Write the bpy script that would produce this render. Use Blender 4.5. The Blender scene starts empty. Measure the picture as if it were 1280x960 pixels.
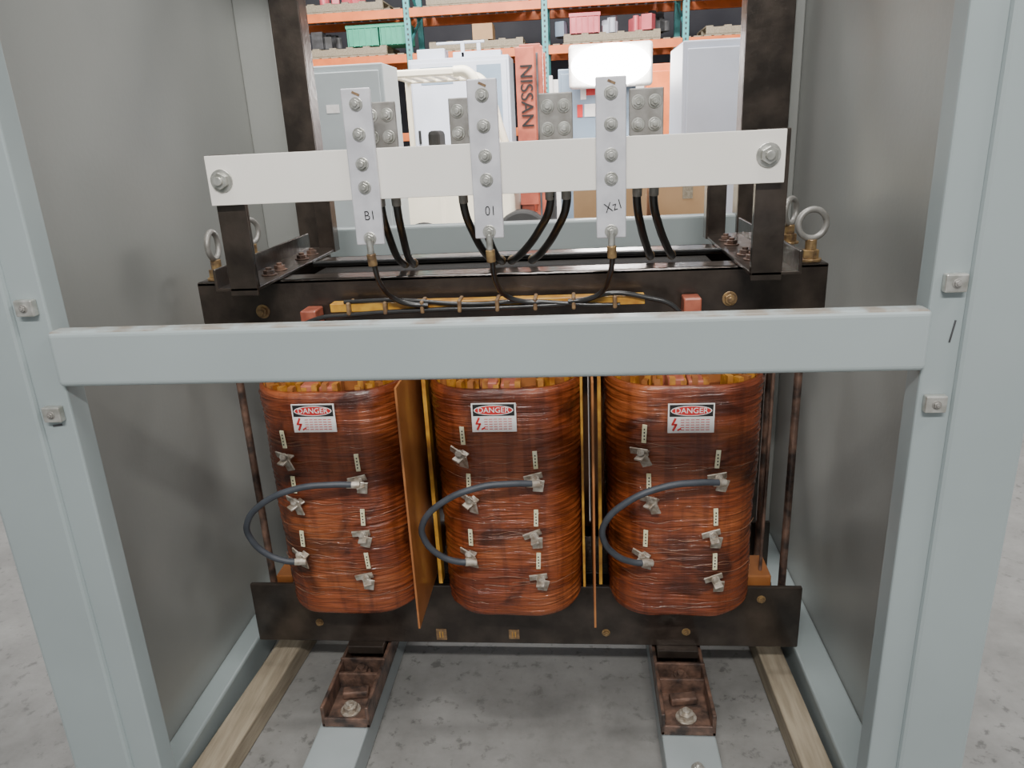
import bpy, bmesh, math, random
from mathutils import Vector, Matrix, Euler
random.seed(7)
S=bpy.context.scene
# ---------------------------------------------------------------- materials
def mat(name,c1,c2=None,rough=.5,metal=0,scale=8,stretch=(1,1,1),bump=0,bscale=None,detail=5,coat=0,lo=.35,hi=.65,emit=0,dirt=None):
    m=bpy.data.materials.new(name); m.use_nodes=True
    n=m.node_tree.nodes; l=m.node_tree.links; b=n['Principled BSDF']
    b.inputs['Roughness'].default_value=rough; b.inputs['Metallic'].default_value=metal
    b.inputs['Coat Weight'].default_value=coat
    b.inputs['Coat Roughness'].default_value=.12
    tc=n.new('ShaderNodeTexCoord'); mp=n.new('ShaderNodeMapping'); mp.inputs['Scale'].default_value=stretch
    l.new(tc.outputs['Object'],mp.inputs['Vector'])
    if c2 is None: c2=tuple(x*.85 for x in c1)
    t=n.new('ShaderNodeTexNoise'); t.inputs['Scale'].default_value=scale; t.inputs['Detail'].default_value=detail
    l.new(mp.outputs[0],t.inputs['Vector'])
    r=n.new('ShaderNodeValToRGB'); r.color_ramp.elements[0].position=lo; r.color_ramp.elements[1].position=hi
    r.color_ramp.elements[0].color=(*c2,1); r.color_ramp.elements[1].color=(*c1,1)
    l.new(t.outputs['Fac'],r.inputs['Fac']); out=r.outputs['Color']
    if dirt:   # settled dust on upward faces
        g=n.new('ShaderNodeNewGeometry'); sp=n.new('ShaderNodeSeparateXYZ'); l.new(g.outputs['True Normal'],sp.inputs[0])
        gt=n.new('ShaderNodeMath'); gt.operation='GREATER_THAN'; gt.inputs[1].default_value=.7; l.new(sp.outputs[2],gt.inputs[0])
        t3=n.new('ShaderNodeTexNoise'); t3.inputs['Scale'].default_value=22; t3.inputs['Detail'].default_value=6; l.new(tc.outputs['Object'],t3.inputs['Vector'])
        r3=n.new('ShaderNodeValToRGB'); r3.color_ramp.elements[0].position=.42; r3.color_ramp.elements[1].position=.6
        l.new(t3.outputs['Fac'],r3.inputs['Fac'])
        mu=n.new('ShaderNodeMath'); mu.operation='MULTIPLY'; l.new(gt.outputs[0],mu.inputs[0]); l.new(r3.outputs[0],mu.inputs[1])
        mx=n.new('ShaderNodeMixRGB'); mx.inputs[2].default_value=(*dirt,1); l.new(mu.outputs[0],mx.inputs[0]); l.new(out,mx.inputs[1]); out=mx.outputs[0]
    l.new(out,b.inputs['Base Color'])
    if emit:
        b.inputs['Emission Color'].default_value=(*c1,1); b.inputs['Emission Strength'].default_value=emit
    if bump:
        t2=n.new('ShaderNodeTexNoise'); t2.inputs['Scale'].default_value=bscale or scale*3; t2.inputs['Detail'].default_value=4
        l.new(mp.outputs[0],t2.inputs['Vector'])
        bm=n.new('ShaderNodeBump'); bm.inputs['Strength'].default_value=bump; bm.inputs['Distance'].default_value=.01
        l.new(t2.outputs['Fac'],bm.inputs['Height']); l.new(bm.outputs[0],b.inputs['Normal'])
    return m
M={}
M['post']=mat('paint_grey_blue',(.325,.38,.385),(.30,.35,.355),.36,scale=3)
M['beam']=mat('paint_grey_dusty',(.345,.40,.405),(.32,.37,.375),.36,scale=3,dirt=(.24,.215,.18))
M['rail']=mat('paint_grey_rail',(.35,.39,.40),(.30,.34,.345),.4,scale=6)
M['wall']=mat('enclosure_sheet',(.38,.39,.37),(.32,.33,.315),.36,metal=.25,scale=1.6,bump=.03,bscale=90)
M['dark']=mat('dark_steel',(.080,.062,.050),(.035,.027,.022),.28,metal=.5,scale=14,bump=.12,coat=.4)
M['core']=mat('core_laminations',(.05,.045,.04),(.02,.018,.016),.35,metal=.4,scale=20,stretch=(1,12,12),bump=.2)
M['rust']=mat('rusty_steel',(.24,.14,.10),(.05,.037,.032),.5,metal=.3,scale=30,bump=.3,coat=.3)
M['white']=mat('fibreglass_board',(.95,.92,.86),(.92,.89,.82),.4,scale=4)
M['alu']=mat('tinned_copper_plate',(.76,.76,.80),(.62,.62,.66),.42,metal=.3,scale=25)
M['zinc']=mat('zinc_bolt',(.62,.62,.58),(.38,.38,.34),.33,metal=.65,scale=60)
M['pad']=mat('tinned_pad',(.36,.35,.33),(.24,.23,.21),.42,metal=.4,scale=40)
M['lug']=mat('tinned_lug',(.58,.54,.47),(.30,.24,.18),.38,metal=.5,scale=80,coat=.3)
M['brass']=mat('varnished_bolt',(.46,.31,.14),(.16,.10,.06),.35,metal=.5,scale=60)
M['cable']=mat('grey_cable',(.055,.062,.075),(.038,.044,.054),.5,scale=30)
M['black']=mat('black_cable',(.025,.025,.025),(.012,.012,.012),.3,scale=30,coat=.4)
M['board']=mat('brown_barrier_board',(.42,.165,.05),(.29,.10,.028),.35,scale=10,coat=.3)
M['yellow']=mat('yellow_duct_stick',(.72,.40,.05),(.42,.18,.025),.4,scale=30,coat=.3)
M['duct']=mat('varnished_duct_stick',(.58,.27,.04),(.28,.09,.015),.4,scale=40,coat=.4)
M['tag']=mat('brown_tag',(.30,.19,.09),(.15,.09,.05),.5,scale=90)
M['redfib']=mat('red_fibre',(.50,.15,.09),(.28,.07,.04),.4,scale=30,coat=.4)
M['label']=mat('label_white',(.88,.86,.84),(.8,.78,.75),.4,scale=30)
M['strip']=mat('label_strip',(.88,.85,.62),(.78,.74,.45),.5,scale=60)
M['strand']=mat('glass_tape_strand',(.34,.17,.10),(.18,.07,.035),.25,scale=30,coat=.6)
M['lblack']=mat('label_black',(.015,.015,.015),None,.4)
M['lred']=mat('label_red',(.62,.03,.03),None,.4)
M['wood']=mat('skid_wood',(.40,.34,.25),(.27,.225,.16),.75,scale=10,stretch=(8,.7,8),bump=.2)
M['orange']=mat('rack_orange',(.95,.22,.05),(.75,.17,.04),.45,scale=5)
M['teal']=mat('rack_teal',(.10,.44,.45),(.08,.37,.38),.45,scale=5)
M['green']=mat('tote_green',(.08,.50,.32),(.06,.4,.26),.4,scale=5)
M['pink']=mat('crate_red',(.80,.17,.20),(.65,.11,.14),.4,scale=5)
M['cream']=mat('forklift_cream',(.90,.84,.68),(.82,.75,.6),.4,scale=3)
M['mast']=mat('mast_red_orange',(.48,.12,.07),(.30,.07,.045),.4,scale=8)
M['tyre']=mat('rubber',(.02,.02,.02),None,.7)
M['cab1']=mat('cabinet_grey',(.42,.47,.48),(.38,.42,.43),.4,scale=3)
M['cab2']=mat('cabinet_blue_grey',(.24,.31,.40),(.20,.27,.35),.4,scale=3)
M['cab3']=mat('cabinet_pale',(.60,.64,.74),(.55,.59,.68),.4,scale=3)
M['card']=mat('cardboard',(.55,.34,.18),(.46,.28,.14),.8,scale=4)
M['bwall']=mat('warehouse_wall',(.06,.06,.07),(.035,.035,.045),.8,scale=1)
M['junk']=mat('shelf_goods_dark',(.10,.10,.11),(.03,.03,.03),.6,scale=6)
M['glare']=mat('glare_emission',(1,.98,.94),(1,.98,.94),.5,emit=35)  # emissive white imitating reflected glare, not a real fixture

def floor_mat():
    m=bpy.data.materials.new('concrete_floor'); m.use_nodes=True
    n=m.node_tree.nodes; l=m.node_tree.links; b=n['Principled BSDF']; b.inputs['Roughness'].default_value=.45
    tc=n.new('ShaderNodeTexCoord')
    def N(sc,d,ro=.5):
        t=n.new('ShaderNodeTexNoise'); t.inputs['Scale'].default_value=sc; t.inputs['Detail'].default_value=d; t.inputs['Roughness'].default_value=ro
        l.new(tc.outputs['Object'],t.inputs['Vector']); return t
    def Rm(t,p0,c0,p1,c1):
        r=n.new('ShaderNodeValToRGB'); e=r.color_ramp.elements
        e[0].position=p0; e[0].color=(*c0,1); e[1].position=p1; e[1].color=(*c1,1); l.new(t.outputs['Fac'],r.inputs['Fac']); return r
    a=N(4,12,.72); c=N(30,9,.65); d=N(1.3,3)
    r=Rm(a,.32,(.175,.173,.165),.68,(.29,.288,.277))
    r2=Rm(c,.36,(.38,.38,.38),.44,(1,1,1))
    r3=Rm(d,.42,(1,1,1),.60,(.12,.12,.12))
    mk=n.new('ShaderNodeMath'); mk.operation='MULTIPLY'; mk.inputs[1].default_value=.75; l.new(r3.outputs[0],mk.inputs[0])
    mx=n.new('ShaderNodeMixRGB'); mx.blend_type='MULTIPLY'; l.new(mk.outputs[0],mx.inputs[0])
    l.new(r.outputs[0],mx.inputs[1]); l.new(r2.outputs[0],mx.inputs[2]); l.new(mx.outputs[0],b.inputs['Base Color'])
    bp=n.new('ShaderNodeBump'); bp.inputs['Strength'].default_value=.1; bp.inputs['Distance'].default_value=.01
    l.new(c.outputs['Fac'],bp.inputs['Height']); l.new(bp.outputs[0],b.inputs['Normal'])
    return m
M['floor']=floor_mat()
def coil_mat():
    m=bpy.data.materials.new('varnished_winding_wrap'); m.use_nodes=True
    n=m.node_tree.nodes; l=m.node_tree.links; b=n['Principled BSDF']; b.inputs['Roughness'].default_value=.55
    b.inputs['Specular IOR Level'].default_value=.2
    b.inputs['Coat Weight'].default_value=.9; b.inputs['Coat Roughness'].default_value=.09; b.inputs['Coat IOR'].default_value=1.5
    tc=n.new('ShaderNodeTexCoord')
    def noise(sc,st,det=6,dist=0):
        mp=n.new('ShaderNodeMapping'); mp.inputs['Scale'].default_value=st
        l.new(tc.outputs['Object'],mp.inputs['Vector'])
        t=n.new('ShaderNodeTexNoise'); t.inputs['Scale'].default_value=sc; t.inputs['Detail'].default_value=det; t.inputs['Distortion'].default_value=dist
        l.new(mp.outputs[0],t.inputs['Vector']); return t
    def ramp(t,p):
        r=n.new('ShaderNodeValToRGB'); e=r.color_ramp.elements
        e[0].position=p[0][0]; e[0].color=(*p[0][1],1); e[1].position=p[-1][0]; e[1].color=(*p[-1][1],1)
        for q in p[1:-1]:
            x=e.new(q[0]); x.color=(*q[1],1)
        l.new(t.outputs['Fac'],r.inputs['Fac']); return r
    def mul(a,c,f):
        mx=n.new('ShaderNodeMixRGB'); mx.blend_type='MULTIPLY'; mx.inputs[0].default_value=f
        l.new(a.outputs[0],mx.inputs[1]); l.new(c.outputs[0],mx.inputs[2]); return mx
    base=ramp(noise(4.5,(1,1,2.0),9,.4),[(.32,(.12,.024,.009)),(.45,(.225,.048,.015)),(.58,(.30,.072,.020)),(.72,(.40,.115,.035))])
    fine=ramp(noise(6,(1.2,1.2,20),5,.9),[(.36,(.45,.36,.32)),(.52,(1,1,1))])
    patch=ramp(noise(6,(1.2,1.2,1.6),8,.8),[(.37,(.22,.18,.16)),(.45,(.9,.88,.86)),(.5,(1,1,1))])
    drip=ramp(noise(14,(4,4,.3),4),[(.36,(.5,.42,.38)),(.5,(1,1,1))])
    c=mul(mul(mul(base,fine,.5),patch,.8),drip,.6)
    l.new(c.outputs[0],b.inputs['Base Color'])
    h=noise(6,(1,1,15),7,1.6); h2=noise(9,(1,1,1.2),4,.3)
    bp=n.new('ShaderNodeBump'); bp.inputs['Strength'].default_value=.6; bp.inputs['Distance'].default_value=.012
    l.new(h.outputs['Fac'],bp.inputs['Height'])
    b2=n.new('ShaderNodeBump'); b2.inputs['Strength'].default_value=.4; b2.inputs['Distance'].default_value=.02
    l.new(h2.outputs['Fac'],b2.inputs['Height']); l.new(bp.outputs[0],b2.inputs['Normal'])
    l.new(b2.outputs[0],b.inputs['Normal']); l.new(b2.outputs[0],b.inputs['Coat Normal'])
    return m
M['coil']=coil_mat()

# ---------------------------------------------------------------- helpers
def empty(name):
    o=bpy.data.objects.new(name,None); S.collection.objects.link(o); o.empty_display_size=.1; return o
def addmesh(name,bm,m,parent=None,bev=0,smooth=False,seg=2):
    if isinstance(bm,str): bm,m=m,bm
    me=bpy.data.meshes.new(name); bm.normal_update(); bm.to_mesh(me); bm.free()
    o=bpy.data.objects.new(name,me); S.collection.objects.link(o); me.materials.append(M[m])
    if smooth:
        for p in me.polygons: p.use_smooth=True
    if bev:
        b=o.modifiers.new('bevel','BEVEL'); b.width=bev; b.segments=seg; b.limit_method='ANGLE'
    if parent: o.parent=parent
    return o
def addbox(bm,x0,x1,y0,y1,z0,z1,rot=None):
    c=Vector(((x0+x1)/2,(y0+y1)/2,(z0+z1)/2))
    mt=Matrix.Translation(c)
    if rot: mt=mt@Euler([math.radians(a) for a in rot]).to_matrix().to_4x4()
    mt=mt@Matrix.Diagonal((abs(x1-x0),abs(y1-y0),abs(z1-z0),1))
    bmesh.ops.create_cube(bm,size=1,matrix=mt)
def box(name,m,d,parent=None,bev=0,rot=None,seg=2):
    bm=bmesh.new(); addbox(bm,*d,rot=rot); return addmesh(name,bm,m,parent,bev,seg=seg)
def boxes(name,m,ds,parent=None,bev=0):
    bm=bmesh.new()
    for d in ds:
        if len(d)==2 and isinstance(d[0],tuple): addbox(bm,*d[0],rot=d[1])
        else: addbox(bm,*d)
    return addmesh(name,bm,m,parent,bev)
def addcyl(bm,p0,p1,r,seg=16,r2=None):
    p0=Vector(p0);p1=Vector(p1); d=p1-p0
    q=d.to_track_quat('Z','Y').to_matrix().to_4x4()
    bmesh.ops.create_cone(bm,cap_ends=True,segments=seg,radius1=r,radius2=r if r2 is None else r2,depth=d.length,matrix=Matrix.Translation((p0+p1)/2)@q)
def cyl(name,m,p0,p1,r,parent=None,seg=20,r2=None):
    bm=bmesh.new(); addcyl(bm,p0,p1,r,seg,r2); return addmesh(name,bm,m,parent,min(r*.12,.003))
def tube(name,m,pts,r,parent=None):
    cu=bpy.data.curves.new(name,'CURVE'); cu.dimensions='3D'; cu.bevel_depth=r; cu.bevel_resolution=4; cu.resolution_u=10; cu.use_fill_caps=True
    s=cu.splines.new('BEZIER'); s.bezier_points.add(len(pts)-1)
    for b,p in zip(s.bezier_points,pts):
        b.co=p; b.handle_left_type='AUTO'; b.handle_right_type='AUTO'
    o=bpy.data.objects.new(name,cu); S.collection.objects.link(o); cu.materials.append(M[m])
    if parent: o.parent=parent
    return o
def addbolt(bm,p,ax,r):
    p=Vector(p); ax=Vector(ax).normalized()
    addcyl(bm,p,p+ax*r*.22,r*1.25,20)
    addcyl(bm,p+ax*r*.22,p+ax*r*.85,r*.92,6)
    addcyl(bm,p+ax*r*.85,p+ax*r*1.25,r*.48,12)
def bolts(name,m,ps,ax,r,parent):
    bm=bmesh.new()
    for p in ps: addbolt(bm,p,ax,r)
    return addmesh(name,bm,m,parent,.0008)
def text(name,s,m,loc,size,parent,rotz=0,ext=.0004,rx=90,ry=0,squash=1,off=0):
    cu=bpy.data.curves.new(name,'FONT'); cu.body=s; cu.size=size; cu.extrude=ext; cu.align_x='CENTER'; cu.align_y='CENTER'; cu.offset=off
    o=bpy.data.objects.new(name,cu); S.collection.objects.link(o); cu.materials.append(M[m])
    o.matrix_world=Matrix.Translation(loc)@Euler((math.radians(rx),0,math.radians(rotz))).to_matrix().to_4x4()@Matrix.Rotation(math.radians(ry),4,'Z')@Matrix.Diagonal((squash,1,1,1))
    if parent: o.parent=parent
    return o

# ---------------------------------------------------------------- room
box('floor','floor',(-12,12,-5,15,-.1,0))
box('wall_back','bwall',(-12,12,14.8,15,0,6))

# ---------------------------------------------------------------- enclosure
E=empty('electrical_enclosure')
H=2.15
box('side_panel_a','wall',(-.92,-.90,1.0,2.16,.04,H),E)
box('side_panel_b','wall',(.58,.60,1.0,2.16,.04,H),E)
box('post_face_a','post',(-.925,-.815,.990,1.045,0,H),E,.006)
box('post_lip_a','post',(-.818,-.765,.998,1.04,0,H),E,.003)
box('post_face_b','post',(.50,.600,.990,1.045,0,H),E,.006)
box('post_lip_b','post',(.456,.503,.998,1.04,0,H),E,.003)
box('front_crossbeam','beam',(-.766,.457,.984,1.018,.974,1.058),E,.008,seg=4)
box('rear_crossbeam','post',(-.78,.465,2.12,2.17,.955,1.06),E,.006)
for i,(a,b) in enumerate(((-.79,-.712),(.43,.548))):
    boxes('rear_channel_%d'%i,'dark',[(a,b,2.10,2.108,0,H),(a,a+.008,2.108,2.17,0,H),(b-.008,b,2.108,2.17,0,H)],E,.002)
boxes('rear_flanges','wall',[(-.90,-.80,2.13,2.16,0,H),(.555,.58,2.13,2.16,0,H)],E,.003)
boxes('base_sills','post',[(-.90,-.845,1.03,2.16,0,.085),(.505,.58,1.03,2.16,0,.085),(-.90,.58,2.10,2.16,0,.07)],E,.006)
boxes('base_rails','rail',[(-.590,-.480,.99,2.10,.0,.07),(.160,.272,.99,2.10,0,.07)],E,.004)
boxes('front_base_sill','post',[(-.90,.58,.99,1.05,0,.08)],E,.004)
boxes('top_header','post',[(-.90,.58,.99,1.05,H-.08,H),(-.90,.58,2.1,2.16,H-.08,H)],E,.004)
CL=((-.79,1.093),(-.79,.93),(.481,1.091),(.477,.926))
bm=bmesh.new()
for x,z in CL: addbox(bm,x-.014,x+.014,.986,.998,z-.012,z+.012)
addmesh('hinge_clips',bm,'zinc',E,.002)
bolts('hinge_clip_screws','pad',[(x,.986,z) for x,z in CL],(0,-1,0),.005,E)
boxes('paint_scuffs','junk',[((.488,.490,.9968,.9985,1.01,1.04),(0,8,0)),((-.80,-.785,.9970,.9985,.908,.911),(0,-8,0))],E)
bolts('rail_bolts','zinc',[(.222,1.20,.07),(.222,1.10,.07),(-.535,1.08,.07)],(0,0,1),.011,E)

box('wood_skid','wood',(-.805,-.735,.95,2.3,0,.055),None,.004,rot=(0,0,-4))
box('wood_skid.001','wood',(.425,.485,.95,2.3,0,.055),None,.004,rot=(0,0,1.5))

# ---------------------------------------------------------------- transformer
T=empty('dry_type_transformer')
XC=(-.520,-.154,.208); YC=1.65
boxes('upper_clamp_front','dark',[(-.80,.487,1.50,1.512,.87,1.03),(-.80,.487,1.50,1.565,1.02,1.03)],T,.003)
boxes('upper_clamp_rear','dark',[(-.80,.487,1.788,1.80,.87,1.03),(-.80,.487,1.735,1.80,1.02,1.03)],T,.003)
boxes('lower_clamp_front','dark',[(-.80,.49,1.49,1.502,.14,.30),(-.80,.49,1.50,1.565,.14,.152)],T,.003)
boxes('lower_clamp_rear','dark',[(-.80,.49,1.788,1.80,.14,.30),(-.80,.49,1.735,1.80,.14,.152)],T,.003)
boxes('core','core',[(-.60,.29,1.565,1.735,.87,1.015),(-.60,.29,1.565,1.735,.155,.29)]+[(x-.06,x+.06,1.57,1.73,.28,.88) for x in XC],T,.003)
bolts('clamp_bolts_upper','brass',[(-.665,1.50,.965),(.30,1.50,.965)],(0,-1,0),.012,T)
bm=bmesh.new(); addcyl(bm,(.385,1.4985,.925),(.385,1.501,.925),.007,16); addmesh('clamp_hole',bm,'zinc',T)
bolts('clamp_bolts_lower','brass',[(-.64,1.49,.195),(.235,1.49,.18),(.40,1.49,.27),(.05,1.49,.175)],(0,-1,0),.008,T)
boxes('spec_tags','tag',[(-.355,-.33,1.488,1.49,.15,.18),(-.18,-.155,1.488,1.49,.155,.18)],T)
boxes('spec_tag_digits','yellow',[(-.347,-.3455,1.487,1.488,.157,.173),(-.340,-.3385,1.487,1.488,.157,.173),(-.172,-.1705,1.487,1.488,.16,.175),(-.165,-.1635,1.487,1.488,.16,.175)],T)
boxes('wood_blocks','board',[(.36,.425,1.51,1.60,.29,.318),(-.74,-.70,1.51,1.60,.29,.312)],T,.003)
def eyebolt(n,x,y,ang,tilt=0):
    bm=bmesh.new()
    addcyl(bm,(x,y,1.03),(x,y,1.035),.022,20)
    addcyl(bm,(x,y,1.035),(x,y,1.052),.017,6)
    addcyl(bm,(x,y,1.052),(x,y,1.072),.011,14)
    addmesh('eye_bolt_nut_%d'%n,bm,'brass',T,.001)
    R=.028;r=.0062; bm=bmesh.new(); U=36;V=12; vs=[]
    rm=Euler((math.radians(tilt),0,math.radians(ang))).to_matrix()
    for i in range(U):
        a=2*math.pi*i/U; row=[]
        for j in range(V):
            b=2*math.pi*j/V
            p=rm@Vector(((R+r*math.cos(b))*math.cos(a),r*math.sin(b),(R+r*math.cos(b))*math.sin(a)))
            row.append(bm.verts.new(Vector((x,y,1.102))+p))
        vs.append(row)
    for i in range(U):
        for j in range(V): bm.faces.new((vs[i][j],vs[(i+1)%U][j],vs[(i+1)%U][(j+1)%V],vs[i][(j+1)%V]))
    bmesh.ops.recalc_face_normals(bm,faces=bm.faces[:])
    addmesh('eye_bolt_ring_%d'%n,bm,'pad',T,smooth=True)
for i,(x,y,a) in enumerate(((-.768,1.535,94),(-.786,1.768,70),(.460,1.535,8),(.480,1.768,50))):
    eyebolt(i,x,y,a)
bm=bmesh.new()
for x in (-.760,.456):
    for y in (1.535,1.768): addcyl(bm,(x,y,.15),(x,y,1.03),.0085,14)
addcyl(bm,(.405,1.535,.15),(.405,1.535,.87),.004,12)
addmesh('tie_rods',bm,'rust',T)

def section(hw,hd,r):
    segs=[(hw-r,-(hd-r),-90),(hw-r,hd-r,0),(-(hw-r),hd-r,90),(-(hw-r),-(hd-r),180)]
    out=[]
    for cx,cy,a0 in segs:
        k=18
        for i in range(k+1):
            a=math.radians(a0+90*i/k); out.append((cx+r*math.cos(a),cy+r*math.sin(a),math.cos(a),math.sin(a)))
    res=[]
    L=len(out)
    for i in range(L):
        p=out[i];q=out[(i+1)%L]
        res.append(p)
        d=math.hypot(q[0]-p[0],q[1]-p[1])
        if d>.02:
            m=int(d/.010)
            for j in range(1,m):
                t=j/m; res.append((p[0]+(q[0]-p[0])*t,p[1]+(q[1]-p[1])*t,p[2],p[3]))
    return res
from mathutils import noise as NZ
HW,HD,CR=.158,.285,.105
Z0,Z1=.298,.826
def taper(z): return .010*(1-(z-Z0)/(Z1-Z0))
def front_y(rx,z=Z1):
    f=HW-CR; a=max(0,abs(rx)-f)
    return YC-HD+(CR-math.sqrt(max(0,CR*CR-a*a)))+taper(z)
for ci,xc in enumerate(XC):
    sec=section(HW,HD,CR); bm=bmesh.new(); NR=150
    rings=[]
    for k in range(NR+1):
        t=k/NR; z=Z0+(Z1-Z0)*t
        e=0
        if t<.03: e=-.010*(1-t/.03)**2
        if t>.975: e=-.006*((t-.975)/.025)**2
        row=[]
        for (x,y,nx,ny) in sec:
            w=NZ.noise(Vector((x*4+ci*9,y*4,z*95+NZ.noise(Vector((x*9,y*9,z*6)))*5)))*.0017+NZ.noise(Vector((x*8+ci*5,y*8,z*10)))*.0040
            side=max(0,abs(nx)-.45)*1.6
            w+=side*.0018*math.sin(z*2*math.pi/.0135+NZ.noise(Vector((x*5,y*5,z*8+ci)))*3)
            d=e-taper(z)+w
            zz=z+NZ.noise(Vector((x*12,y*12,ci*3.)))*.004*(1 if t<.02 or t>.98 else 0)
            row.append(bm.verts.new((xc+x+nx*d,YC+y+ny*d,zz)))
        rings.append(row)
    n=len(sec)
    for a,b in zip(rings[:-1],rings[1:]):
        for i in range(n): bm.faces.new((a[i],a[(i+1)%n],b[(i+1)%n],b[i]))
    def inner(z,f): return [bm.verts.new((xc+x*(1-f/HW),YC+y*(1-f/HD),z)) for (x,y,_,_) in sec]
    prev=rings[-1]
    for f,z in ((.010,Z1+.001),(.012,Z1-.02),(.075,Z1-.02),(.09,Z1-.05)):
        cur=inner(z,f)
        for i in range(n): bm.faces.new((prev[i],prev[(i+1)%n],cur[(i+1)%n],cur[i]))
        prev=cur
    prev=rings[0]; cur=inner(Z0,.09)
    for i in range(n): bm.faces.new((prev[(i+1)%n],prev[i],cur[i],cur[(i+1)%n]))
    addmesh('winding_coil_%d'%ci,bm,'coil',T,smooth=True)
    # loose glass-tape strands on the wrap
    cu=bpy.data.curves.new('tape_strands_%d'%ci,'CURVE'); cu.dimensions='3D'; cu.bevel_depth=.0005; cu.bevel_resolution=1
    for q in range(26):
        z=random.uniform(Z0+.03,Z1-.10); a=random.uniform(-.145,.06); ln=random.uniform(.04,.13); sl=random.uniform(-.06,.06); ph=random.uniform(0,6)
        pts=[]
        for k in range(14):
            rx=a+ln*k/13
            if abs(rx)>.150: continue
            zz=z+sl*(rx-a)+.0025*math.sin(ph+k*.6)
            pts.append((xc+rx,front_y(rx,zz)-.0018,zz,1))
        if len(pts)<4: continue
        s=cu.splines.new('POLY'); s.points.add(len(pts)-1)
        for p,v in zip(s.points,pts): p.co=v
    o=bpy.data.objects.new('tape_strands_%d'%ci,cu); S.collection.objects.link(o); cu.materials.append(M['strand']); o.parent=T
    bm=bmesh.new(); bm2=bmesh.new()
    for f in (.020,.045):
        s2=section(HW-f,HD-f,max(.03,CR-f))
        acc=0; last=None; cnt=0
        for (x,y,nx,ny) in s2:
            if last is not None: acc+=math.hypot(x-last[0],y-last[1])
            last=(x,y)
            if acc>.019:
                acc=0; cnt+=1
                ang=math.degrees(math.atan2(ny,nx))
                addbox(bm if cnt%3 else bm2,xc+x-.008,xc+x+.008,YC+y-.0055,YC+y+.0055,Z1-.03,Z1+random.uniform(.006,.016),rot=(0,0,ang))
    addmesh('duct_sticks_%d'%ci,bm,'duct',T); addmesh('duct_sticks_b_%d'%ci,bm2,'board',T)
    bm=bmesh.new(); addbox(bm,xc-.085,xc+.085,YC-.2,YC-.19,Z1-.05,Z1+.02); addbox(bm,xc-.085,xc+.085,YC+.19,YC+.2,Z1-.05,Z1+.02)
    addmesh('insulation_tube_%d'%ci,bm,'board',T)
    t1=(.975,.93,.90)[ci]; t2=(.90,.93,.978)[ci]
    boxes('red_support_%d'%ci,'redfib',[(xc-.045,xc-.012,1.445,1.495,.78,t1),(xc-.004,xc+.030,1.450,1.495,.78,t2),(xc-.04,xc-.008,1.378,1.44,.78,.838),(xc-.002,xc+.03,1.378,1.44,.78,.834)],T,.003)
box('barrier_board_a','board',(-.3445,-.3405,1.29,1.96,.33,.86),T)
box('barrier_board_b','board',(.020,.024,1.30,1.96,.33,.86),T)
boxes('yellow_spacers','yellow',[(-.326,-.318,1.44,1.47,.34,.86),(.034,.041,1.44,1.45,.34,.86),(-.001,.004,1.43,1.45,.34,.86)],T)
boxes('gap_filler_boards','board',[(-.395,-.348,1.75,1.755,.31,.86),(-.338,-.29,1.85,1.855,.31,.86),(.026,.070,1.75,1.755,.31,.86),(-.02,.018,1.75,1.755,.31,.86)],T)

TZ=(.726,.676,.624,.545,.494,.4435); TX=(-.085,.060,-.078,.058,-.078,.060)
for ci,xc in enumerate(XC):
    bs=bmesh.new(); bl=bmesh.new(); bk=bmesh.new(); bb=bmesh.new()
    for k in range(6):
        rx=TX[k]+random.uniform(-.004,.004); z=TZ[k]+random.uniform(-.003,.003); y=front_y(rx,z)-.004
        yaw=-28 if rx<0 else 6
        addbox(bs,xc+rx-.0045,xc+rx+.0045,y-.0015,y+.001,z-.017,z+.021,rot=(0,random.uniform(-4,4),yaw*.6))
        for q in range(4):
            zz=z+.012-q*.007
            addbox(bk,xc+rx-.0013,xc+rx+.0013,y-.0024,y-.0012,zz-.0014,zz+.0014,rot=(0,0,yaw*.6))
        sgn=-1 if rx<0 else 1
        r1=random.uniform(-25,5)*sgn
        lx=xc+rx+random.uniform(-.006,.004); lz=z-.036
        addbox(bl,lx-.024,lx+.014,y-.012,y-.0085,lz-.002,lz+.013,rot=(18,r1,yaw))
        addbox(bl,lx-.008,lx+.009,y-.030,y+.004,lz-.004,lz,rot=(15,r1,yaw+random.uniform(-15,15)))
        addbox(bl,lx-.005,lx+.016,y-.016,y-.0125,lz-.026,lz+.002,rot=(12,r1+20*sgn,yaw))
        addbolt(bb,(lx-.002,y-.014,lz+.005),(.1,-1,.25),.0066)
    addmesh('tap_number_strips_%d'%ci,bs,'strip',T)
    addmesh('tap_number_marks_%d'%ci,bk,'lblack',T)
    addmesh('tap_lugs_%d'%ci,bl,'lug',T,.0008)
    addmesh('tap_lug_bolts_%d'%ci,bb,'lug',T)
def bracket(n,xi,xo):
    s=1 if xo>xi else -1
    ds=[(min(xi,xo),max(xi,xo),1.385,1.92,1.031,1.038),
        (xo-.003,xo+.003,1.385,1.92,1.031,1.075),
        (min(xi,xi+s*.055),max(xi,xi+s*.055),1.385,1.392,1.022,1.285),
        (xi+s*.049,xi+s*.055,1.392,1.43,1.031,1.285),
        (min(xi,xi+s*.004),max(xi,xi+s*.004),1.392,1.40,1.031,1.285),
        (min(xi,xi+s*.05),max(xi,xi+s*.05),1.905,1.912,1.031,1.27),
        (xi-.003,xi+.003,1.87,1.91,1.031,1.27)]
    boxes('support_bracket_%d'%n,'dark',ds,T,.0015)
    bolts('support_bracket_bolts_%d'%n,'rust',[(xi+s*.03,1.52,1.038),(xi+s*.03,1.58,1.038),(xi+s*.03,1.72,1.038),(xi+s*.03,1.79,1.038)],(0,0,1),.013,T)
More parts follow.
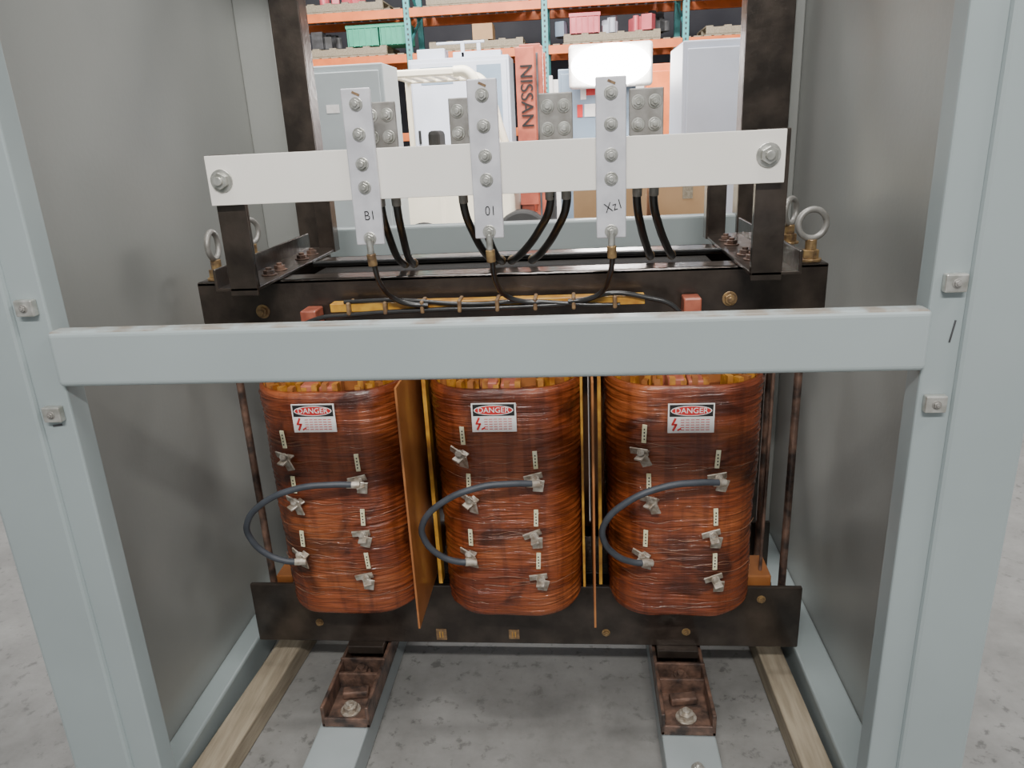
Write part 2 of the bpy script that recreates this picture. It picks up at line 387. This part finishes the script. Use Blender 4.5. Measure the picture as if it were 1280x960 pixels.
bracket(0,-.618,-.70); bracket(1,.313,.40)
tube('core_top_rod','black',[(-.60,1.66,1.036),(-.15,1.67,1.036),(.31,1.66,1.036)],.006,T)
for i,(a,b) in enumerate(((-.582,-.474),(.158,.272))):
    c=(a+b)/2
    boxes('foot_channel_%d'%i,'rust',[(a,b,1.285,2.02,.072,.082),(a,a+.008,1.285,2.02,.072,.125),(b-.008,b,1.285,2.02,.072,.125),(a,b,1.40,1.408,.08,.12),(a,b,1.44,1.446,.08,.13),(a,b,1.285,1.292,.08,.095)],T,.002)
    boxes('foot_pad_%d'%i,'dark',[(a+.01,b-.01,1.47,1.86,.12,.142)],T,.002)
    bolts('foot_bolts_%d'%i,'lug',[(c,1.325,.082)],(0,0,1),.018,T)
    bolts('foot_bolts_b_%d'%i,'rust',[(c,1.425,.10)],(0,0,1),.017,T)
    boxes('foot_washer_%d'%i,'rust',[((c-.03,c+.03,1.36,1.385,.082,.10),(0,0,8))],T,.004)

box('lead_support_stick','yellow',(-.50,.128,1.445,1.475,.971,.988),T,.001)
lead=[(-.60,1.43,.88),(-.575,1.435,.935),(-.535,1.438,.958),(-.46,1.440,.966),(-.30,1.440,.972),(-.10,1.440,.974),(.0,1.440,.980),(.06,1.440,.995),(.13,1.44,.985),(.185,1.436,.965),(.205,1.435,.93),(.21,1.43,.88)]
tube('lead_bundle','black',lead,.0048,T)
tube('lead_bundle_b','black',[(-.47,1.445,.992),(-.36,1.443,.993),(-.22,1.440,.982),(-.1,1.440,.984),(.02,1.439,.974),(.08,1.442,.972)],.0042,T)
bm=bmesh.new()
for x in (-.46,-.385,-.31,-.235,-.16,-.085,-.01,.07): addbox(bm,x-.004,x+.004,1.432,1.477,.966,.992)
addmesh('lead_ties',bm,'tag',T,.003)

# ---------------------------------------------------------------- busbar assembly
B=empty('busbar_terminal_board')
box('insulating_board','white',(-.672,.356,1.366,1.382,1.196,1.284),B,.001)
bolts('board_bolts','zinc',[(-.645,1.366,1.240),(.327,1.366,1.243)],(0,-1,0),.0165,B)
PX=(-.378,-.158,.060)
for i,x in enumerate(PX):
    dz=(0,.004,-.003)[i]
    box('bus_plate_%d'%i,'alu',(x-.026,x+.026,1.356,1.364,1.116+dz,1.384+dz),B,.002)
    bolts('bus_plate_bolts_%d'%i,'zinc',[(x,1.356,z+dz) for z in (1.358,1.308,1.258,1.218,1.128)],(0,-1,0),.0095,B)
    box('bus_plate_mark_%d'%i,'tag',(x-.006,x+.008,1.3548,1.3562,1.373+dz,1.377+dz),B,rot=(0,25,0))
for x,s,a in ((-.378,'B1',2),(-.158,'01',0),(.060,'Xz1',16)):
    text('handwritten_mark_'+s,s,'lblack',(x+.004,1.3550,1.168),.024,B,ry=a,squash=.85,off=-.0003)
PADX=(-.364,-.202,-.036,.128)
bm=bmesh.new(); bb=bmesh.new()
for x in PADX:
    addbox(bm,x-.031,x+.031,1.455,1.463,1.20,1.364)
    addbox(bm,x-.012,x+.012,1.382,1.455,1.22,1.26)
    for u in (-.015,.015):
        for z in (1.302,1.341): addbolt(bb,(x+u,1.455,z),(0,-1,0),.0098)
addmesh('rear_terminal_pads',bm,'pad',B,.002); addmesh('rear_terminal_pad_bolts',bb,'zinc',B,.0008)
for i,x in enumerate(PADX):
    for j,u in enumerate((-.015,.016)):
        x0=x+u
        e=[(-.38,-.36),(-.18,-.165),(-.145,-.10),(.155,.20)][i][j]
        tube('terminal_cable_%d_%d'%(i,j),'black',[(x0,1.458,1.22),(x0,1.465,1.165),(x0+(e-x0)*.25,1.50,1.115),(x0+(e-x0)*.7,1.56,1.06),(e,1.62,1.035)],.008,B)
        cyl('cable_lug_%d_%d'%(i,j),'pad',(x0,1.452,1.235),(x0,1.462,1.175),.0092,B)
        cyl('cable_end_%d_%d'%(i,j),'brass',(e-(e-x0)*.06,1.612,1.040),(e,1.628,1.034),.0095,B)
for i,(x,e) in enumerate(((-.378,1),(-.158,1),(.060,-1))):
    tube('line_lead_%d'%i,'black',[(x,1.352,1.118),(x+.002,1.355,1.085),(x+.004*e,1.385,1.035),(x+.02*e,1.425,.998),(x+.05*e,1.435,.985),(x+.08*e,1.437,.982)],.005,B)
    cyl('line_lead_lug_%d'%i,'brass',(x,1.351,1.10),(x+.001,1.353,1.078),.0085,B)
    cyl('line_lead_barrel_%d'%i,'zinc',(x,1.350,1.128),(x,1.351,1.10),.006,B)

# ---------------------------------------------------------------- jumpers and labels
for ci,xc in enumerate(XC):
    J=empty('jumper_cable' if ci==0 else 'jumper_cable.%03d'%ci)
    pts=[(xc+.055,1.335,.640),(xc+.02,1.325,.645),(xc-.05,1.312,.643),(xc-.125,1.305,.612),(xc-.165,1.31,.565),(xc-.168,1.32,.525),(xc-.145,1.328,.485),(xc-.11,1.335,.463),(xc-.080,1.34,.457)]
    tube('cable','cable',pts,.0066,J)
    cyl('lug_a','lug',(xc+.045,1.335,.640),(xc+.07,1.342,.636),.0078,J); cyl('lug_b','lug',(xc-.09,1.337,.459),(xc-.068,1.345,.455),.0078,J)
LP=((-.533,.775),(-.170,.771),(.2107,.764))
for ci,(x,z) in enumerate(LP):
    L=empty('danger_label' if ci==0 else 'danger_label.%03d'%ci)
    y=YC-HD-.0045
    box('backing','label',(x-.044,x+.044,y,y+.002,z-.030,z+.030),L)
    box('black_header','lblack',(x-.041,x+.041,y-.001,y,z+.004,z+.028),L)
    bm=bmesh.new(); bmesh.ops.create_circle(bm,cap_ends=True,segments=32,radius=1,matrix=Matrix.Translation((x,y-.0013,z+.016))@Matrix.Rotation(math.radians(90),4,'X')@Matrix.Diagonal((.039,.0105,1,1)))
    addmesh('oval_rim',bm,'label',L)
    bm=bmesh.new(); bmesh.ops.create_circle(bm,cap_ends=True,segments=32,radius=1,matrix=Matrix.Translation((x,y-.0016,z+.016))@Matrix.Rotation(math.radians(90),4,'X')@Matrix.Diagonal((.037,.009,1,1)))
    addmesh('red_oval',bm,'lred',L)
    text('danger_text','DANGER','label',(x,y-.002,z+.016),.0155,L,ext=.0002)
    bm=bmesh.new()
    for q in range(5):
        zz=z-.003-q*.0052; ww=.026-random.uniform(0,.006)
        for u in range(6):
            a=x-.016+u*.0095
            if a-x<ww+.012: addbox(bm,a-.0035,a+.0035,y-.0008,y,zz-.0005,zz+.0005)
    addmesh('small_print',bm,'lred',L)
    bm=bmesh.new()
    addbox(bm,x-.034,x-.030,y-.001,y,z-.012,z+.001,rot=(0,25,0)); addbox(bm,x-.037,x-.026,y-.001,y,z-.014,z-.011); addbox(bm,x-.033,x-.029,y-.001,y,z-.026,z-.012,rot=(0,25,0))
    addbox(bm,x-.026,x-.018,y-.001,y,z-.024,z-.021,rot=(0,-30,0))
    addmesh('shock_symbol',bm,'lred',L)

# ---------------------------------------------------------------- warehouse
R=empty('pallet_rack')
UX=(-6.5,-4.46,-2.44,-.42,1.60,3.62)
bm=bmesh.new()
for x in UX:
    for y in (12,13): addbox(bm,x-.045,x+.045,y-.035,y+.035,0,4.4)
    for k in range(8): addbox(bm,x-.015,x+.015,12,13,.3+k*.5,.34+k*.5,rot=(25 if k%2 else -25,0,0))
addmesh('uprights',bm,'teal',R,.004)
bm=bmesh.new()
for x in UX:
    for k in range(60): addbox(bm,x-.012,x+.012,11.96,11.966,.2+k*.07,.23+k*.07)
addmesh('upright_slots',bm,'junk',R)
bm=bmesh.new()
for z in (.15,1.3,2.41,3.02):
    for a,b in zip(UX[:-1],UX[1:]):
        for y in (11.95,13.03): addbox(bm,a+.045,b-.045,y-.02,y+.03,z-.06,z+.06)
addmesh('beams',bm,'orange',R,.006)
bm=bmesh.new()
for z in (.21,2.47,3.08):
    for k in range(70): addbox(bm,-6.4+k*.145,-6.4+k*.145+.10,11.98,13.0,z,z+.02)
addmesh('deck_boards',bm,'wood',R)
def pallet(n,x,y,z,w=1.1):
    P=empty('wooden_pallet' if n==0 else 'wooden_pallet.%03d'%n)
    ds=[]
    for k in range(6): ds.append((x-w/2+k*w/5-.05,x-w/2+k*w/5+.05,y-.45,y+.45,z+.11,z+.13))
    for yy in (-.43,0,.43): ds.append((x-w/2-.05,x+w/2+.05,y+yy-.03,y+yy+.03,z+.02,z+.11))
    for yy in (-.4,.4): ds.append((x-w/2-.05,x+w/2+.05,y+yy-.05,y+yy+.05,z,z+.02))
    boxes('slats','wood',ds,P)
k=0
for z in (2.49,3.10):
    for x in (-5.5,-3.5,-1.45,.55,2.6):
        pallet(k,x,12.5,z,1.3); k+=1
def tote(name,m,x,y,z,w,d,h):
    O=empty(name); bm=bmesh.new()
    t=.015
    addbox(bm,x-w/2,x+w/2,y-d/2,y-d/2+t,z,z+h); addbox(bm,x-w/2,x+w/2,y+d/2-t,y+d/2,z,z+h)
    addbox(bm,x-w/2,x-w/2+t,y-d/2,y+d/2,z,z+h); addbox(bm,x+w/2-t,x+w/2,y-d/2,y+d/2,z,z+h); addbox(bm,x-w/2,x+w/2,y-d/2,y+d/2,z,z+t)
    addbox(bm,x-w/2-.02,x+w/2+.02,y-d/2-.02,y-d/2+.01,z+h-.05,z+h)
    for q in range(6): addbox(bm,x-w/2+q*w/5-.008,x-w/2+q*w/5+.008,y-d/2-.012,y-d/2,z,z+h)
    addmesh('shell',bm,m,O,.004)
    box('contents','junk',(x-w/2+.03,x+w/2-.03,y-d/2+.03,y+d/2-.03,z+.03,z+h*.9),O,.02)
ZP=2.621
tote('plastic_tote','green',-3.16,12.35,ZP,.46,.5,.30)
tote('plastic_tote.001','green',-2.68,12.35,ZP,.42,.5,.30)
tote('plastic_crate','pink',.16,12.35,ZP,.42,.45,.28)
def junk(name,m,x,y,z,n,w,h):
    bm=bmesh.new()
    for i in range(n):
        a=x+random.uniform(-w,w); b=y+random.uniform(-.1,.2); s=random.uniform(.04,.09)
        if i%2: addbox(bm,a-s,a+s,b-s,b+s,z,z+random.uniform(.4,1)*h,rot=(0,0,random.uniform(-30,30)))
        else: addcyl(bm,(a,b,z),(a,b,z+random.uniform(.4,1)*h),s*.7,12)
    addmesh(name,bm,m,None,.006)
junk('motor_parts','junk',-3.75,12.3,ZP,12,.22,.25)
junk('electrical_parts','cab3',.58,12.3,ZP,9,.12,.28)
junk('red_motor_parts','pink',1.0,12.2,ZP,6,.10,.22)
junk('black_motor_parts','junk',1.28,12.5,ZP,10,.12,.3)
junk('grey_switch_parts','cab2',-.2,12.4,ZP,6,.06,.3)
junk('hardware_parts','cab1',-1.3,12.3,3.23,14,.5,.25)
junk('red_castings','pink',1.4,12.3,3.23,8,.3,.25)
junk('red_castings.001','pink',-3.5,12.3,3.23,8,.3,.2)
box('cardboard_box.002','card',(-1.5,-1.2,12.1,12.5,ZP,ZP+.22),None,.005)

def cabinet(name,m,x0,x1,y0,y1,h,handle=True,labels=()):
    O=empty(name)
    box('body',m,(x0,x1,y0,y1,.05,h),O,.01)
    box('plinth','junk',(x0+.02,x1-.02,y0+.02,y1-.02,0,.05),O)
    box('door',m,(x0+.03,x1-.03,y0-.02,y0,.12,h-.05),O,.006)
    if handle:
        boxes('door_handle','lblack',[(x0+.07,x0+.10,y0-.05,y0-.02,h*.55,h*.55+.16)],O,.004)
    for i,(a,b,c,d,mm) in enumerate(labels): box('label_%d'%i,mm,(a,b,y0-.026,y0-.02,c,d),O)
cabinet('grey_electrical_cabinet','cab1',-2.06,-1.44,6.0,6.5,1.84,True,[(-1.9,-1.8,1.5,1.56,'label'),(-1.72,-1.70,.9,1.4,'junk')])
cabinet('blue_electrical_cabinet','cab2',-.18,.66,8.8,9.3,1.92,True,[(.12,.26,1.64,1.71,'lred'),(.06,.12,1.60,1.73,'label'),(.10,.34,1.42,1.55,'label'),(.02,.08,1.42,1.55,'lred')])
cabinet('pale_electrical_cabinet','cab3',.72,1.50,5.5,6.2,1.82,True)
cabinet('tall_switchgear_cabinet','cab3',-2.05,-.80,9.9,10.6,2.2,True,[(-1.9,-1.5,1.9,2.1,'cab2'),(-1.2,-.9,1.4,2.1,'cab2')])
boxes('switchgear_top_fittings','cab3',[(-1.95,-1.6,10,10.3,2.2,2.32),(-1.5,-.9,10,10.2,2.2,2.27),(-1.4,-1.35,10,10.05,2.2,2.38),(-1.2,-1.15,10,10.05,2.27,2.36),(-1.7,-1.1,10.0,10.04,2.36,2.39)],None,.01)
boxes('orange_locker','orange',[(.84,1.14,9.6,9.9,0,1.98),(.86,1.12,9.58,9.6,.1,1.0),(.86,1.12,9.58,9.6,1.05,1.9)],None,.008)
boxes('white_partition_panel','label',[(-.35,2.4,11.0,11.05,0,1.95),(-.35,-.3,10.95,11.1,0,2.0),(2.35,2.4,10.95,11.1,0,2.0)],None,.005)
for i,(a,b,y,z0,z1) in enumerate(((-.02,.42,4.5,0,.55),(-.02,.40,4.5,.551,1.02),(.43,.87,4.6,0,.5),(.44,.86,4.6,.501,1.0))):
    O=empty('cardboard_box' if i==0 else 'cardboard_box.%03d'%(i+10)); box('carton','card',(a,b,y,y+.45,z0,z1),O,.006); box('tape','wood',((a+b)/2-.03,(a+b)/2+.03,y-.002,y,z1-.12,z1),O)
O=empty('added_glare_panel')  # added glowing panel on a stand, in place of a bright reflection
box('glare_back','label',(-.06,.82,8.60,8.68,1.70,2.14),O,.15,seg=6)
def oval(name,m,cx,cz,a,b,y0,y1,parent):
    bm=bmesh.new(); bmesh.ops.create_cone(bm,cap_ends=True,segments=48,radius1=1,radius2=.9,depth=y1-y0,matrix=Matrix.Translation((cx,(y0+y1)/2,cz))@Matrix.Diagonal((a,1,b,1))@Matrix.Rotation(math.radians(90),4,'X'))
    return addmesh(name,bm,m,parent,.01)
oval('glare_oval','glare',.38,1.92,.42,.215,8.50,8.60,O)
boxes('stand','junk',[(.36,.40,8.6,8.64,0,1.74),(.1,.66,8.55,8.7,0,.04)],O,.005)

# forklift
F=empty('forklift')
y0,y1=7.6,8.6
bm=bmesh.new()
addbox(bm,-1.85,-1.30,y0,y1,.30,1.02); addbox(bm,-1.45,-.62,y0+.02,y1-.02,.25,.78)
addmesh('counterweight_body',bm,'cream',F,.06,seg=4)
box('seat_cushion','tyre',(-1.45,-1.05,y0+.3,y1-.3,.80,.95),F,.04); box('seat_back','tyre',(-1.5,-1.38,y0+.3,y1-.3,.9,1.35),F,.04)
box('front_cowl','cream',(-.78,-.60,y0+.05,y1-.05,.70,1.12),F,.04)
tube('steering_column','tyre',[(-.75,8.1,1.05),(-.92,8.1,1.22)],.02,F)
bm=bmesh.new(); addcyl(bm,(-.90,8.1,1.20),(-.93,8.1,1.23),.17,28); addmesh('steering_wheel',bm,'tyre',F,.005)
for i,y in enumerate((y0+.05,y1-.05)):
    bm=bmesh.new()
    addbox(bm,-1.82,-1.76,y-.03,y+.03,.95,1.88); addbox(bm,-1.82,-1.05,y-.035,y+.035,1.84,1.91)
    addmesh('guard_post_%d'%i,bm,'cream',F,.015)
    tube('guard_pillar_%d'%i,'cream',[(-1.15,y,1.875),(-1.02,y,1.86),(-.93,y,1.72),(-.82,y,1.35),(-.72,y,1.0),(-.68,y,.8)],.05,F)
boxes('guard_top_slats','cream',[(-1.80+q*.13,-1.74+q*.13,y0+.05,y1-.05,1.85,1.90) for q in range(6)],F,.008)
bm=bmesh.new()
for y in (y0+.1,y1-.2):
    addbox(bm,-.55,-.43,y,y+.08,.1,2.06); addbox(bm,-.40,-.30,y,y+.08,.1,2.06)
for z in (.4,1.1,1.7,2.02): addbox(bm,-.52,-.32,y0+.1,y1-.12,z,z+.06)
addmesh('mast',bm,'mast',F,.006)
box('mast_side_plate','mast',(-.56,-.38,y0+.08,y0+.10,.6,2.05),F,.003)
boxes('mast_hydraulics','junk',[(-.365,-.345,y0+.09,y0+.11,.4,2.0)],F,.003)
text('mast_lettering','NISSAN','lblack',(-.465,y0+.074,1.62),.17,F,ry=-90,ext=.002)
boxes('forks','junk',[(-.28,-.22,y0+.2,y0+.32,.06,.7),(-.28,.0,y0+.2,y0+.32,.04,.08),(-.28,-.22,y1-.32,y1-.2,.06,.7),(-.28,.0,y1-.32,y1-.2,.04,.08)],F,.004)
for i,(x,r) in enumerate(((-1.55,.24),(-.55,.28))):
    for y in (y0-.02,y1-.16):
        bm=bmesh.new(); addcyl(bm,(x,y,r),(x,y+.18,r),r,32); addmesh('wheel_%d'%i,bm,'tyre',F,.03)
        bm=bmesh.new(); addcyl(bm,(x,y-.01,r),(x,y+.19,r),r*.5,24); addmesh('wheel_hub_%d'%i,bm,'cream',F,.01)

# ---------------------------------------------------------------- lights
def area(name,loc,rot,sx,sy,e,col=(1,.97,.93)):
    d=bpy.data.lights.new(name,'AREA'); d.shape='RECTANGLE'; d.size=sx; d.size_y=sy; d.energy=e; d.color=col
    o=bpy.data.objects.new(name,d); S.collection.objects.link(o); o.location=loc; o.rotation_euler=[math.radians(a) for a in rot]
area('ceiling_light_front',(.0,-1.1,2.9),(45,0,0),1.3,.15,85)
area('ceiling_light_over',(-.1,1.0,4.4),(5,0,0),1.2,.2,60)
area('ceiling_light_side',(2.6,.4,3.8),(0,35,0),.3,1.5,75)
area('ceiling_light_rack',(-.8,6.5,4.8),(38,0,0),5,.6,1100)
area('ceiling_light_rear',(-.5,4.0,4.6),(0,0,0),4,.6,190)
w=bpy.data.worlds.new('World'); S.world=w; w.use_nodes=True
w.node_tree.nodes['Background'].inputs[0].default_value=(.88,.89,.92,1); w.node_tree.nodes['Background'].inputs[1].default_value=.50

# ---------------------------------------------------------------- camera
cd=bpy.data.cameras.new('camera'); cam=bpy.data.objects.new('camera',cd); S.collection.objects.link(cam); S.camera=cam
cd.sensor_width=36; cd.lens=935/1280*36; cd.clip_start=.02
yaw=math.radians(5.5); th=math.radians(18.6); ro=math.radians(2.79)
h=Vector((-math.sin(yaw),math.cos(yaw),0)); z=Vector((0,0,1)); r0=Vector((math.cos(yaw),math.sin(yaw),0))
Fw=h*math.cos(th)-z*math.sin(th); U0=h*math.sin(th)+z*math.cos(th)
Rt=r0*math.cos(ro)-U0*math.sin(ro); Up=r0*math.sin(ro)+U0*math.cos(ro)
cam.matrix_world=Matrix(((Rt.x,Up.x,-Fw.x,0),(Rt.y,Up.y,-Fw.y,0),(Rt.z,Up.z,-Fw.z,1.30),(0,0,0,1)))
